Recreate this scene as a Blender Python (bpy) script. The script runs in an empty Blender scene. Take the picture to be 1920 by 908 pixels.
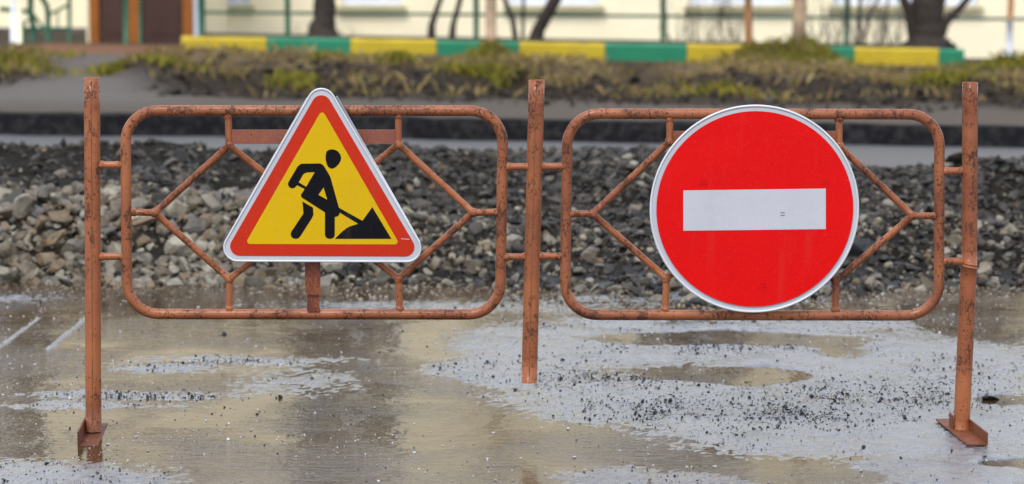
import bpy, math, random
import numpy as np
from mathutils import Vector, Matrix, Euler
from mathutils.geometry import tessellate_polygon

R = math.radians
random.seed(7); rng = np.random.default_rng(11)
scene = bpy.context.scene
col = scene.collection

# ------------------------------------------------------------------ camera, sky, sun, exposure
F = 5000.0                       # focal length in pixels of the 1920 px wide photograph
CAM_H = 1.80
PITCH = math.atan(644.0 / F)
cam = bpy.data.cameras.new('camera'); cam_o = bpy.data.objects.new('camera', cam); col.objects.link(cam_o)
cam_o.location = (0, 0, CAM_H); cam_o.rotation_euler = (R(90) - PITCH, 0, 0)
cam.sensor_width = 36; cam.lens = F / 1920 * 36; cam.clip_end = 2000; cam.clip_start = 0.1
cam.dof.use_dof = True; cam.dof.focus_distance = 8.92; cam.dof.aperture_fstop = 2.9
scene.camera = cam_o

SUN_EL, SUN_AZ = 56, 200         # degrees; azimuth clockwise from +Y (behind the camera, veiled by cloud)
world = bpy.data.worlds.new('World'); scene.world = world; world.use_nodes = True
nt = world.node_tree
bg = nt.nodes['Background']
sky = nt.nodes.new('ShaderNodeTexSky'); sky.sky_type = 'NISHITA'; sky.sun_disc = False
sky.sun_elevation = R(SUN_EL); sky.sun_rotation = R(SUN_AZ)
sky.air_density = 1.0; sky.dust_density = 3.0; sky.ozone_density = 1.0; sky.altitude = 100
hs = nt.nodes.new('ShaderNodeHueSaturation'); hs.inputs['Saturation'].default_value = 0.3
nt.links.new(sky.outputs[0], hs.inputs['Color']); 
cl = nt.nodes.new('ShaderNodeMix'); cl.data_type = 'RGBA'       # an even cloud cover over the whole sky
cl.inputs[0].default_value = 0.75; cl.inputs[7].default_value = (6.0, 6.5, 7.5, 1)
nt.links.new(hs.outputs[0], cl.inputs[6]); nt.links.new(cl.outputs[2], bg.inputs['Color'])
bg.inputs['Strength'].default_value = 0.15
sun = bpy.data.lights.new('sun', 'SUN'); sun.energy = 1.5; sun.angle = R(22); sun.color = (1, 0.97, 0.92)
sun_o = bpy.data.objects.new('sun', sun); col.objects.link(sun_o)
_d = Vector((math.sin(R(SUN_AZ)) * math.cos(R(SUN_EL)), math.cos(R(SUN_AZ)) * math.cos(R(SUN_EL)), math.sin(R(SUN_EL))))
sun_o.rotation_euler = _d.to_track_quat('Z', 'Y').to_euler()
scene.view_settings.view_transform = 'Standard'; scene.view_settings.look = 'None'
scene.view_settings.exposure = 0.85; scene.view_settings.gamma = 1.0

# ------------------------------------------------------------------ helpers
def P(px, py, Y):
    """world point at depth Y that the surveyed photo position (px, py) belongs to"""
    u = (px - 960) / F; v = (454 - py) / F
    dx = u; dy = math.cos(PITCH) + v * math.sin(PITCH); dz = -math.sin(PITCH) + v * math.cos(PITCH)
    t = Y / dy
    return Vector((dx * t, Y, CAM_H + dz * t))
def G(px, py, z=0.0):
    u = (px - 960) / F; v = (454 - py) / F
    dy = math.cos(PITCH) + v * math.sin(PITCH); dz = -math.sin(PITCH) + v * math.cos(PITCH)
    t = (z - CAM_H) / dz
    return Vector((u * t, dy * t, z))

WLOC = {}
def empty(name, loc):
    o = bpy.data.objects.new(name, None); col.objects.link(o); o.location = loc; o.empty_display_size = 0.1
    WLOC[o] = Vector(loc); return o
def tag(o, label=None, cat=None, group=None, kind=None):
    if label: o['label'] = label
    if cat: o['category'] = cat
    if group: o['group'] = group
    if kind: o['kind'] = kind
    return o
def mk(name, verts, faces, mat, parent=None, smooth=False, origin=None):
    """one mesh object from world-space vertices; a child shares its thing's origin"""
    if parent is not None: org = WLOC[parent]
    else: org = Vector(origin) if origin is not None else Vector((0, 0, 0))
    me = bpy.data.meshes.new(name)
    me.from_pydata([(v[0] - org[0], v[1] - org[1], v[2] - org[2]) for v in verts], [], faces)
    me.materials.append(mat)
    if smooth: me.polygons.foreach_set('use_smooth', [True] * len(me.polygons))
    me.update()
    o = bpy.data.objects.new(name, me); col.objects.link(o)
    if parent is not None: o.parent = parent
    else: o.location = org
    WLOC[o] = org
    return o
def np_mesh(name, V, Fc, mat, smooth=False):
    """fast mesh from numpy arrays (all faces with the same corner count)"""
    me = bpy.data.meshes.new(name); k = Fc.shape[1]
    me.vertices.add(len(V)); me.vertices.foreach_set('co', V.astype(np.float32).ravel())
    me.loops.add(Fc.size); me.loops.foreach_set('vertex_index', Fc.astype(np.int32).ravel())
    me.polygons.add(len(Fc)); me.polygons.foreach_set('loop_start', (np.arange(len(Fc)) * k).astype(np.int32))
    me.update(calc_edges=True)
    me.polygons.foreach_set('use_smooth', np.full(len(Fc), smooth))
    me.materials.append(mat); me.update()
    return me
def link(name, me, parent=None, loc=(0, 0, 0)):
    o = bpy.data.objects.new(name, me); col.objects.link(o); o.location = loc
    if parent is not None: o.parent = parent
    WLOC[o] = Vector(loc); return o

def box(c, s):
    x, y, z = c; a, b, h = s[0] / 2, s[1] / 2, s[2] / 2
    v = [(x + i * a, y + j * b, z + k * h) for i in (-1, 1) for j in (-1, 1) for k in (-1, 1)]
    f = [(0, 1, 3, 2), (4, 6, 7, 5), (0, 4, 5, 1), (2, 3, 7, 6), (0, 2, 6, 4), (1, 5, 7, 3)]
    return v, f
def box2(x0, x1, y0, y1, z0, z1):
    return box(((x0 + x1) / 2, (y0 + y1) / 2, (z0 + z1) / 2), (x1 - x0, y1 - y0, z1 - z0))
def join(*ms):
    V, Fc = [], []
    for v, f in ms:
        n = len(V); V += list(v); Fc += [tuple(i + n for i in q) for q in f]
    return V, Fc
def tube(path, rad, sides=12, closed=False, caps=True, hollow=None):
    path = [Vector(p) for p in path]; n = len(path)
    if not hasattr(rad, '__len__'): rad = [rad] * n
    V, Fc = [], []
    up = None
    for i in range(n):
        if closed: t = path[(i + 1) % n] - path[i - 1]
        else: t = path[min(i + 1, n - 1)] - path[max(i - 1, 0)]
        t.normalize()
        if up is None:
            up = Vector((0, 1, 0)) if abs(t.y) < 0.9 else Vector((1, 0, 0))
        a = t.cross(up)
        if a.length < 1e-5: a = t.cross(Vector((1, 0, 0)))
        a.normalize(); b = a.cross(t).normalized(); up = b
        for k in range(sides):
            w = 2 * math.pi * k / sides
            V.append(path[i] + (a * math.cos(w) + b * math.sin(w)) * rad[i])
    m = n if closed else n - 1
    for i in range(m):
        j = (i + 1) % n
        for k in range(sides):
            l = (k + 1) % sides
            Fc.append((i * sides + k, i * sides + l, j * sides + l, j * sides + k))
    if caps and not closed:
        Fc.append(tuple(range(sides)))
        Fc.append(tuple((n - 1) * sides + k for k in reversed(range(sides))))
    return V, Fc
def blob(c, r, seed=0, squash=(1, 1, 1)):
    rr = random.Random(seed); V = []; Fc = []; ns, nr = 8, 5
    for i in range(1, nr):
        th = math.pi * i / nr
        for k in range(ns):
            ph = 2 * math.pi * k / ns; q = r * (1 + rr.uniform(-.16, .16))
            V.append((c[0] + q * math.sin(th) * math.cos(ph) * squash[0], c[1] + q * math.sin(th) * math.sin(ph) * squash[1], c[2] + q * math.cos(th) * squash[2]))
    for i in range(nr - 2):
        for k in range(ns):
            l = (k + 1) % ns
            Fc.append((i * ns + k, (i + 1) * ns + k, (i + 1) * ns + l, i * ns + l))
    Fc.append(tuple(range(ns))); Fc.append(tuple((nr - 2) * ns + k for k in reversed(range(ns))))
    return V, Fc

# numpy value noise
def _hash(ix, iy, s):
    h = (ix.astype(np.int64) * 374761393 + iy.astype(np.int64) * 668265263 + s * 1442695041) & 0xffffffff
    h = ((h ^ (h >> 13)) * 1274126177) & 0xffffffff
    return ((h ^ (h >> 16)) & 0xffff) / 65535.0
def vnoise(x, y, s=0):
    ix = np.floor(x); iy = np.floor(y); fx = x - ix; fy = y - iy
    fx = fx * fx * (3 - 2 * fx); fy = fy * fy * (3 - 2 * fy)
    a = _hash(ix, iy, s); b = _hash(ix + 1, iy, s); c = _hash(ix, iy + 1, s); d = _hash(ix + 1, iy + 1, s)
    return (a + (b - a) * fx) * (1 - fy) + (c + (d - c) * fx) * fy
def fbm(x, y, s=0, oct=4):
    t = 0; a = .5
    for i in range(oct):
        t = t + a * (vnoise(x, y, s + i) - .5) * 2; x = x * 2.03 + 5.1; y = y * 2.03 + 1.7; a *= .5
    return t
def sm(a, b, x):
    t = np.clip((x - a) / (b - a), 0, 1); return t * t * (3 - 2 * t)

# ------------------------------------------------------------------ materials
MATS = {}
def material(name):
    m = bpy.data.materials.new(name); m.use_nodes = True; MATS[name] = m
    return m, m.node_tree.nodes, m.node_tree.links, m.node_tree.nodes['Principled BSDF']
def ramp(N, stops):
    r = N.new('ShaderNodeValToRGB'); e = r.color_ramp.elements
    while len(e) < len(stops): e.new(0.5)
    for i, (p, c) in enumerate(stops):
        e[i].position = p; e[i].color = (c, c, c, 1) if not hasattr(c, '__len__') else (*c, 1)
    return r
def noise(N, L, scale, detail=4, rough=.55, coord=None, scl=None):
    n = N.new('ShaderNodeTexNoise'); n.inputs['Scale'].default_value = scale; n.inputs['Detail'].default_value = detail; n.inputs['Roughness'].default_value = rough
    if coord is not None:
        if scl:
            mp = N.new('ShaderNodeMapping'); mp.inputs['Scale'].default_value = scl; L.new(coord, mp.inputs['Vector']); coord = mp.outputs[0]
        L.new(coord, n.inputs['Vector'])
    return n
def mixc(N, L, fac, a, b, mode='MIX'):
    m = N.new('ShaderNodeMix'); m.data_type = 'RGBA'; m.blend_type = mode
    for s, v in ((m.inputs[0], fac), (m.inputs[6], a), (m.inputs[7], b)):
        if isinstance(v, (int, float)): s.default_value = v
        elif isinstance(v, tuple): s.default_value = (*v, 1)
        else: L.new(v, s)
    return m.outputs[2]
def math_(N, L, op, a, b=None):
    m = N.new('ShaderNodeMath'); m.operation = op
    for s, v in ((m.inputs[0], a), (m.inputs[1], b)):
        if v is None: continue
        if isinstance(v, (int, float)): s.default_value = v
        else: L.new(v, s)
    return m.outputs[0]
def bump(N, L, B, h, strength, dist):
    b = N.new('ShaderNodeBump'); b.inputs['Strength'].default_value = strength; b.inputs['Distance'].default_value = dist
    L.new(h, b.inputs['Height']); L.new(b.outputs[0], B.inputs['Normal']); return b
def simple(name, c, rough=.6, var=.12, scale=6, spec=.4, bmp=0.0, bscale=60):
    m, N, L, B = material(name)
    tc = N.new('ShaderNodeTexCoord')
    n = noise(N, L, scale, 5, .6, tc.outputs['Object'])
    c1 = tuple(max(0, v * (1 - var)) for v in c); c2 = tuple(min(1, v * (1 + var)) for v in c)
    L.new(mixc(N, L, ramp_out(N, L, n.outputs[0], .3, .7), c1, c2), B.inputs['Base Color'])
    B.inputs['Roughness'].default_value = rough; B.inputs['Specular IOR Level'].default_value = spec
    if bmp:
        n2 = noise(N, L, bscale, 4, .6, tc.outputs['Object']); bump(N, L, B, n2.outputs[0], bmp, .01)
    return m
def ramp_out(N, L, src, a, b):
    r = ramp(N, [(a, 0.0), (b, 1.0)]); L.new(src, r.inputs[0]); return r.outputs[0]

def rusty_paint(name, paint, paint2, amount=.5, gloss=.32):
    m, N, L, B = material(name)
    tc = N.new('ShaderNodeTexCoord'); co = tc.outputs['Object']
    big = noise(N, L, 3.2, 4, .6, co); mid = noise(N, L, 26, 5, .65, co, (1, 1, .55)); fine = noise(N, L, 135, 3, .65, co, (1, 1, .75))
    c = mixc(N, L, ramp_out(N, L, big.outputs[0], .35, .65), paint, paint2)
    streak = noise(N, L, 45, 4, .6, co, (1, 1, .12))
    c = mixc(N, L, math_(N, L, 'MULTIPLY', ramp_out(N, L, streak.outputs[0], .5, .75), .45), c, (.22, .06, .03))
    # pits of rust: fine grains where the middle noise is high, flakes where it is highest
    grain = math_(N, L, 'ADD', math_(N, L, 'MULTIPLY', fine.outputs[0], .62), math_(N, L, 'MULTIPLY', mid.outputs[0], .38))
    g = ramp_out(N, L, math_(N, L, 'ADD', grain, math_(N, L, 'MULTIPLY', math_(N, L, 'SUBTRACT', big.outputs[0], .5), .25)), .585 - .05 * amount, .635 - .05 * amount)
    fl = ramp_out(N, L, mid.outputs[0], .64 - .05 * amount, .70 - .05 * amount)
    halo = ramp_out(N, L, grain, .50 - .03 * amount, .62)
    c = mixc(N, L, math_(N, L, 'MULTIPLY', halo, .6), c, (.30, .105, .020))
    c = mixc(N, L, math_(N, L, 'MULTIPLY', fl, .8), c, (.09, .032, .016))
    c = mixc(N, L, math_(N, L, 'MULTIPLY', g, .85), c, (.055, .018, .010))
    L.new(c, B.inputs['Base Color'])
    rr = N.new('ShaderNodeMapRange'); rr.inputs['To Min'].default_value = gloss; rr.inputs['To Max'].default_value = .75; L.new(g, rr.inputs[0]); L.new(rr.outputs[0], B.inputs['Roughness'])
    B.inputs['Specular IOR Level'].default_value = .26
    h = math_(N, L, 'SUBTRACT', math_(N, L, 'MULTIPLY', fine.outputs[0], .3), math_(N, L, 'ADD', g, fl))
    bump(N, L, B, h, .35, .002)
    return m
rusty_paint('rust_paint', (.28, .092, .036), (.15, .042, .018), 1.15)
rusty_paint('rust_paint_tube', (.27, .090, .038), (.125, .035, .017), 1.35)
rusty_paint('rust_plate', (.18, .058, .040), (.13, .040, .029), .3, .45)
rusty_paint('rust_bracket', (.10, .025, .015), (.075, .020, .013), .25, .5)
rusty_paint('rust_foot', (.10, .028, .015), (.055, .019, .012), .8, .55)
simple('seam', (.13, .05, .025), .8, .4, 60)

def film(name, c, rough=.38, spec=.12):
    c = tuple(v * .9 for v in c)
    m, N, L, B = material(name)
    tc = N.new('ShaderNodeTexCoord'); co = tc.outputs['Object']
    n = noise(N, L, 5, 5, .6, co); s = noise(N, L, 260, 2, .5, co)
    c1 = tuple(v * .93 for v in c)
    k = mixc(N, L, ramp_out(N, L, n.outputs[0], .35, .7), c, c1)
    dirt = math_(N, L, 'MULTIPLY', ramp_out(N, L, noise(N, L, 70, 3, .6, co).outputs[0], .68, .8), .35)
    k = mixc(N, L, dirt, k, tuple(v * .5 + .01 for v in c))
    st = noise(N, L, 18, 5, .6, co, (1, 1, .12)); k = mixc(N, L, math_(N, L, 'MULTIPLY', ramp_out(N, L, st.outputs[0], .55, .75), .06), k, (.16, .13, .10))
    drop = noise(N, L, 320, 1, .4, co); k = mixc(N, L, math_(N, L, 'MULTIPLY', ramp_out(N, L, drop.outputs[0], .66, .72), .35), k, tuple(min(1, v * 1.3 + .05) for v in c))
    L.new(k, B.inputs['Base Color'])
    L.new(math_(N, L, 'ADD', math_(N, L, 'MULTIPLY', s.outputs[0], .2), rough - .1), B.inputs['Roughness'])
    B.inputs['Specular IOR Level'].default_value = spec
    bump(N, L, B, s.outputs[0], .04, .001)
    return m
film('film_red_orange', (.43, .021, .005)); film('film_yellow', (.53, .33, .001)); film('film_black', (.006, .006, .008), .5, .04)
film('film_red', (.58, .0008, .0008)); film('film_white', (.43, .43, .465)); film('film_mark', (.20, .20, .22)); film('film_red_dark', (.44, .001, .001))
simple('sign_metal', (.44, .45, .47), .35, .06, 12, .5)
simple('sign_rim', (.42, .435, .46), .3, .08, 12, .5)

# muddy water
m, N, L, B = material('water')
g = N.new('ShaderNodeNewGeometry'); co = g.outputs['Position']
n1 = noise(N, L, 5, 4, .6, co)
L.new(mixc(N, L, ramp_out(N, L, n1.outputs[0], .3, .7), (.024, .0125, .005), (.048, .027, .012)), B.inputs['Base Color'])
B.inputs['Roughness'].default_value = .035; B.inputs['IOR'].default_value = 1.34
w1 = noise(N, L, 9, 3, .5, co, (1, .7, 1)); w2 = noise(N, L, 55, 3, .6, co, (.5, 1, 1)); pm = noise(N, L, 1.6, 3, .5, co)
h = math_(N, L, 'ADD', math_(N, L, 'MULTIPLY', w1.outputs[0], .35), math_(N, L, 'MULTIPLY', math_(N, L, 'MULTIPLY', w2.outputs[0], .30), ramp_out(N, L, pm.outputs[0], .40, .66)))
w4 = noise(N, L, 26, 4, .65, co, (.22, 1, 1)); h = math_(N, L, 'ADD', h, math_(N, L, 'MULTIPLY', w4.outputs[0], math_(N, L, 'ADD', .22, math_(N, L, 'MULTIPLY', ramp_out(N, L, pm.outputs[0], .42, .62), .75)))); w3 = noise(N, L, 140, 2, .6, co, (.45, 1, 1)); h = math_(N, L, 'ADD', h, math_(N, L, 'MULTIPLY', math_(N, L, 'MULTIPLY', w3.outputs[0], .08), ramp_out(N, L, pm.outputs[0], .45, .62)))
bump(N, L, B, h, .16, .03)

# ground: albedo and gloss come with the surveyed zones of the ground (colour attribute), grain from noise
m, N, L, B = material('ground')
at = N.new('ShaderNodeAttribute'); at.attribute_name = 'soil'
g = N.new('ShaderNodeNewGeometry'); co = g.outputs['Position']
n1 = noise(N, L, 180, 4, .7, co); n2 = noise(N, L, 14, 5, .65, co)
k = mixc(N, L, .8, at.outputs['Color'], ramp(N, [(.28, .35), (.5, .95), (.75, 1.6)]).outputs[0], 'MULTIPLY')
N_r = [x for x in N if x.bl_idname == 'ShaderNodeValToRGB'][-1]; L.new(n1.outputs[0], N_r.inputs[0])
k = mixc(N, L, math_(N, L, 'MULTIPLY', ramp_out(N, L, n2.outputs[0], .45, .7), .35), k, (.06, .055, .05))
L.new(k, B.inputs['Base Color'])
L.new(at.outputs['Alpha'], B.inputs['Roughness'])
sp = N.new('ShaderNodeMapRange'); sp.inputs['From Min'].default_value = .35; sp.inputs['From Max'].default_value = .55; sp.inputs['To Min'].default_value = 1.0; sp.inputs['To Max'].default_value = .03; L.new(at.outputs['Alpha'], sp.inputs[0]); L.new(sp.outputs[0], B.inputs['Specular IOR Level'])
hb = math_(N, L, 'ADD', math_(N, L, 'MULTIPLY', n1.outputs[0], .6), n2.outputs[0])
n3 = noise(N, L, 75, 3, .7, co)
bump(N, L, B, math_(N, L, 'ADD', hb, math_(N, L, 'MULTIPLY', n3.outputs[0], .8)), .6, .012)
cw = N.new('ShaderNodeMapRange'); cw.inputs['From Min'].default_value = .25; cw.inputs['From Max'].default_value = .45; cw.inputs['To Min'].default_value = 1.0; cw.inputs['To Max'].default_value = 0.0
L.new(at.outputs['Alpha'], cw.inputs[0]); L.new(cw.outputs[0], B.inputs['Coat Weight']); L.new(math_(N, L, 'MULTIPLY', at.outputs['Alpha'], 1.25), B.inputs['Coat Roughness']); B.inputs['Coat IOR'].default_value = 1.45
cb = N.new('ShaderNodeBump'); cb.inputs['Strength'].default_value = .22; cb.inputs['Distance'].default_value = .012; L.new(n3.outputs[0], cb.inputs['Height']); L.new(cb.outputs[0], B.inputs['Coat Normal'])

def stone_mat(name, stops, rough=.5, val=1.0):
    m, N, L, B = material(name)
    g = N.new('ShaderNodeNewGeometry'); oi = N.new('ShaderNodeObjectInfo'); tc = N.new('ShaderNodeTexCoord')
    r = math_(N, L, 'FRACT', math_(N, L, 'ADD', g.outputs['Random Per Island'], oi.outputs['Random']))
    cr = ramp(N, stops); cr.color_ramp.interpolation = 'CONSTANT' if False else 'LINEAR'; L.new(r, cr.inputs[0])
    n = noise(N, L, 22, 5, .7, g.outputs['Position'])
    k = mixc(N, L, .75, cr.outputs[0], ramp(N, [(.3, .45), (.55, 1.0), (.75, 1.45)]).outputs[0], 'MULTIPLY')
    L.new(n.outputs[0], [x for x in N if x.bl_idname == 'ShaderNodeValToRGB'][-1].inputs[0])
    L.new(k, B.inputs['Base Color']); B.inputs['Roughness'].default_value = rough; B.inputs['Specular IOR Level'].default_value = .2
    n2 = noise(N, L, 70, 4, .6, g.outputs['Position']); bump(N, L, B, n2.outputs[0], .4, .008)
stone_mat('stone_pale', [(0, (0.1524, 0.1304, 0.0961)), (.2, (0.0729, 0.0541, 0.0320)), (.4, (0.2252, 0.2035, 0.1603)), (.55, (0.0364, 0.0298, 0.0210)), (.7, (0.1457, 0.1049, 0.0612)), (.85, (0.0762, 0.0699, 0.0641)), (1, (0.2385, 0.2099, 0.1515))], .42)
stone_mat('stone_dark', [(0, (0.0228, 0.0192, 0.0150)), (.25, (0.0078, 0.0071, 0.0064)), (.5, (0.0334, 0.0266, 0.0187)), (.7, (0.0122, 0.0100, 0.0075)), (.85, (0.0455, 0.0391, 0.0308)), (1, (0.0091, 0.0080, 0.0072))], .42)
stone_mat('crumb', [(0, (0.0084, 0.0084, 0.0096)), (.7, (0.0180, 0.0180, 0.0204)), (.9, (0.0600, 0.0570, 0.0540)), (1, (0.1500, 0.1320, 0.1080))], .4)
stone_mat('earth', [(0, (0.0180, 0.0128, 0.0089)), (.5, (0.0100, 0.0074, 0.0053)), (.85, (0.0306, 0.0229, 0.0158)), (1, (0.0576, 0.0506, 0.0441))], .85)
stone_mat('grit', [(0, (0.4400, 0.4400, 0.4640)), (.5, (0.2800, 0.2640, 0.2400)), (.7, (0.0400, 0.0400, 0.0440)), (.85, (0.4960, 0.4960, 0.5120)), (1, (0.1600, 0.1440, 0.1200))], .2)  # its pale tones imitate bright sparkles and foam on the water
stone_mat('asphalt_lump', [(0, (0.0096, 0.0096, 0.0114)), (1, (0.0210, 0.0210, 0.0240))], .45)

def paint_worn(name, c, under):
    c = tuple(v * .9 for v in c)
    m, N, L, B = material(name)
    tc = N.new('ShaderNodeTexCoord'); oi = N.new('ShaderNodeObjectInfo'); co = tc.outputs['Object']
    v = N.new('ShaderNodeVectorMath'); v.operation = 'ADD'; L.new(co, v.inputs[0])
    cx = N.new('ShaderNodeCombineXYZ'); L.new(math_(N, L, 'MULTIPLY', oi.outputs['Random'], 40), cx.inputs[0]); L.new(cx.outputs[0], v.inputs[1])
    n = noise(N, L, 5, 6, .7, v.outputs[0]); n2 = noise(N, L, 30, 4, .6, v.outputs[0])
    k = mixc(N, L, ramp_out(N, L, n.outputs[0], .3, .75), c, tuple(x * .8 for x in c))
    k = mixc(N, L, math_(N, L, 'MULTIPLY', ramp_out(N, L, n2.outputs[0], .60, .72), .3), k, under)
    L.new(k, B.inputs['Base Color']); B.inputs['Roughness'].default_value = .6; bump(N, L, B, n2.outputs[0], .25, .01)
paint_worn('kerb_yellow', (.50, .36, .004), (.20, .17, .10)); paint_worn('kerb_green', (.001, .19, .09), (.07, .12, .09))
simple('wall_cream', (.88, .79, .56), .85, .05, 1.5); simple('wall_plinth_cream', (.88, .79, .56), .85, .05, 2)
simple('plinth_dark', (.10, .095, .10), .8, .5, 5); simple('green_paint', (.003, .075, .036), .45, .15, 9)
simple('orange_wood', (.27, .08, .004), .5, .15, 6); simple('door_brown', (.055, .022, .014), .5, .12, 5)
simple('white_paint', (.72, .74, .78), .5, .06, 6); simple('window_glass', (.035, .045, .055), .08, .1, 2, .6)
simple('roof_brown', (.16, .07, .05), .7, .2, 3); simple('sill_tan', (.42, .38, .22), .7, .1, 5); simple('curtain_white', (.55, .58, .66), .7, .1, 3)
simple('tile_red', (.40, .20, .12), .7, .15, 5); simple('concrete', (.33, .33, .34), .8, .12, 6)
simple('bark_dark', (.030, .022, .017), .85, .45, 18, .3, .8, 40); simple('bark_pale', (.38, .27, .175), .8, .22, 9, .3, .5, 40)
simple('bark_orange', (.27, .13, .055), .8, .3, 12, .3, .5, 40); simple('bark_white', (.70, .71, .76), .8, .1, 12, .3, .4, 40)
def grass_mat(name, stops):
    m, N, L, B = material(name)
    g = N.new('ShaderNodeNewGeometry'); cr = ramp(N, stops); L.new(g.outputs['Random Per Island'], cr.inputs[0]); L.new(cr.outputs[0], B.inputs['Base Color'])
    B.inputs['Roughness'].default_value = .7; B.inputs['Specular IOR Level'].default_value = .2
grass_mat('grass_dry', [(0, (.22, .155, .06)), (.5, (.13, .09, .034)), (.8, (.28, .21, .085)), (1, (.12, .11, .022))])
grass_mat('grass_green', [(0, (.12, .12, .010)), (.5, (.20, .165, .018)), (1, (.06, .066, .009))])
M = MATS

# ------------------------------------------------------------------ the ground: one sheet from behind the camera to the horizon
SAND = [  # centre and half sizes of each bank of wet sand (surveyed from the photograph), strength
    (1080, 655, 250, 52, 1.0), (985, 690, 170, 42, 1.0), (1250, 752, 330, 52, 1.0), (1500, 790, 360, 62, 1.0), (1650, 690, 360, 80, 1.1),
    (1820, 800, 260, 95, 1.1), (1400, 640, 330, 45, .9), (1530, 603, 230, 22, .8), (1150, 606, 110, 16, .8), (1790, 880, 190, 48, 1.0),
    (1140, 902, 110, 22, .8), (1330, 905, 110, 16, .6), (40, 905, 270, 42, 1.0), (480, 676, 190, 10, .50), (300, 690, 120, 10, .58),
    (230, 742, 190, 9, .55), (180, 762, 170, 8, .5), (540, 715, 110, 22, .42), (850, 575, 330, 12, .45), (1180, 560, 200, 10, .5), (20, 560, 90, 8, .35), (1450, 560, 100, 10, .45)]
POND = [(1350, 634, 300, 15, 1.5), (1370, 706, 165, 17, 1.8), (1560, 655, 70, 20, .9), (1880, 750, 75, 10, 1.8), (1905, 868, 60, 12, 1.8),
        (1850, 600, 130, 40, 1.6), (1560, 885, 110, 17, 1.2), (860, 715, 40, 8, .5)]
def to_world(l):
    out = []
    for cx, cy, rx, ry, w in l:
        c = G(cx, cy); a = G(cx, cy - ry); b = G(cx, cy + ry)
        out.append((c.x, (a.y + b.y) / 2, rx * c.y / F, (a.y - b.y) / 2, w))
    return out
SAND = to_world(SAND); POND = to_world(POND)
def heap_front(x):           # where the heap of stones starts
    return 12.42 - .25 * sm(-.6, .5, x) - .35 * np.exp(-((x - .9) / .5) ** 2) + .14 * sm(1.2, 2.2, x) + .12 * fbm(x * 2.2, x * 0 + 3, 5, 3)
def heap(x, y):
    y0 = heap_front(x)
    t = y - y0
    left = 1 - sm(-1.25, -.2, x)
    h1 = (.29 * left + .17 * (1 - left)) * sm(0, .75, t)
    h2 = (.05 + .15 * (1 - left)) * sm(1.0, 2.4, t) + .05 * left * sm(1.8, 2.8, t) + .06 * sm(.6, 1.6, x) * sm(.8, 2.0, t)
    far = 16.3 - .9 * sm(.3, 2.0, x)
    return (h1 + h2 + .085 * fbm(x * 1.5, y * 1.5, 9, 4) * sm(.1, .9, t)) * (1 - sm(far - 1.2, far, y))
RIDGE = []               # thin lines of froth and silt left by wheels
for a_, b_ in (((-30, 672), (72, 597)), ((90, 655), (158, 599)), ((330, 690), (412, 678))):
    a_, b_ = G(*a_), G(*b_); RIDGE.append((a_.x, a_.y, b_.x, b_.y, .013))
TREE_MOUND = []
def pathf(x, y):
    xc = -3.85 - .11 * np.clip(y - 24, 0, 8); w = np.where(y < 24, .55 + .25 * np.clip(24 - y, 0, 3), .36 + .05 * (y - 24))
    return np.exp(-((x - xc) / w) ** 4)
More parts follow.
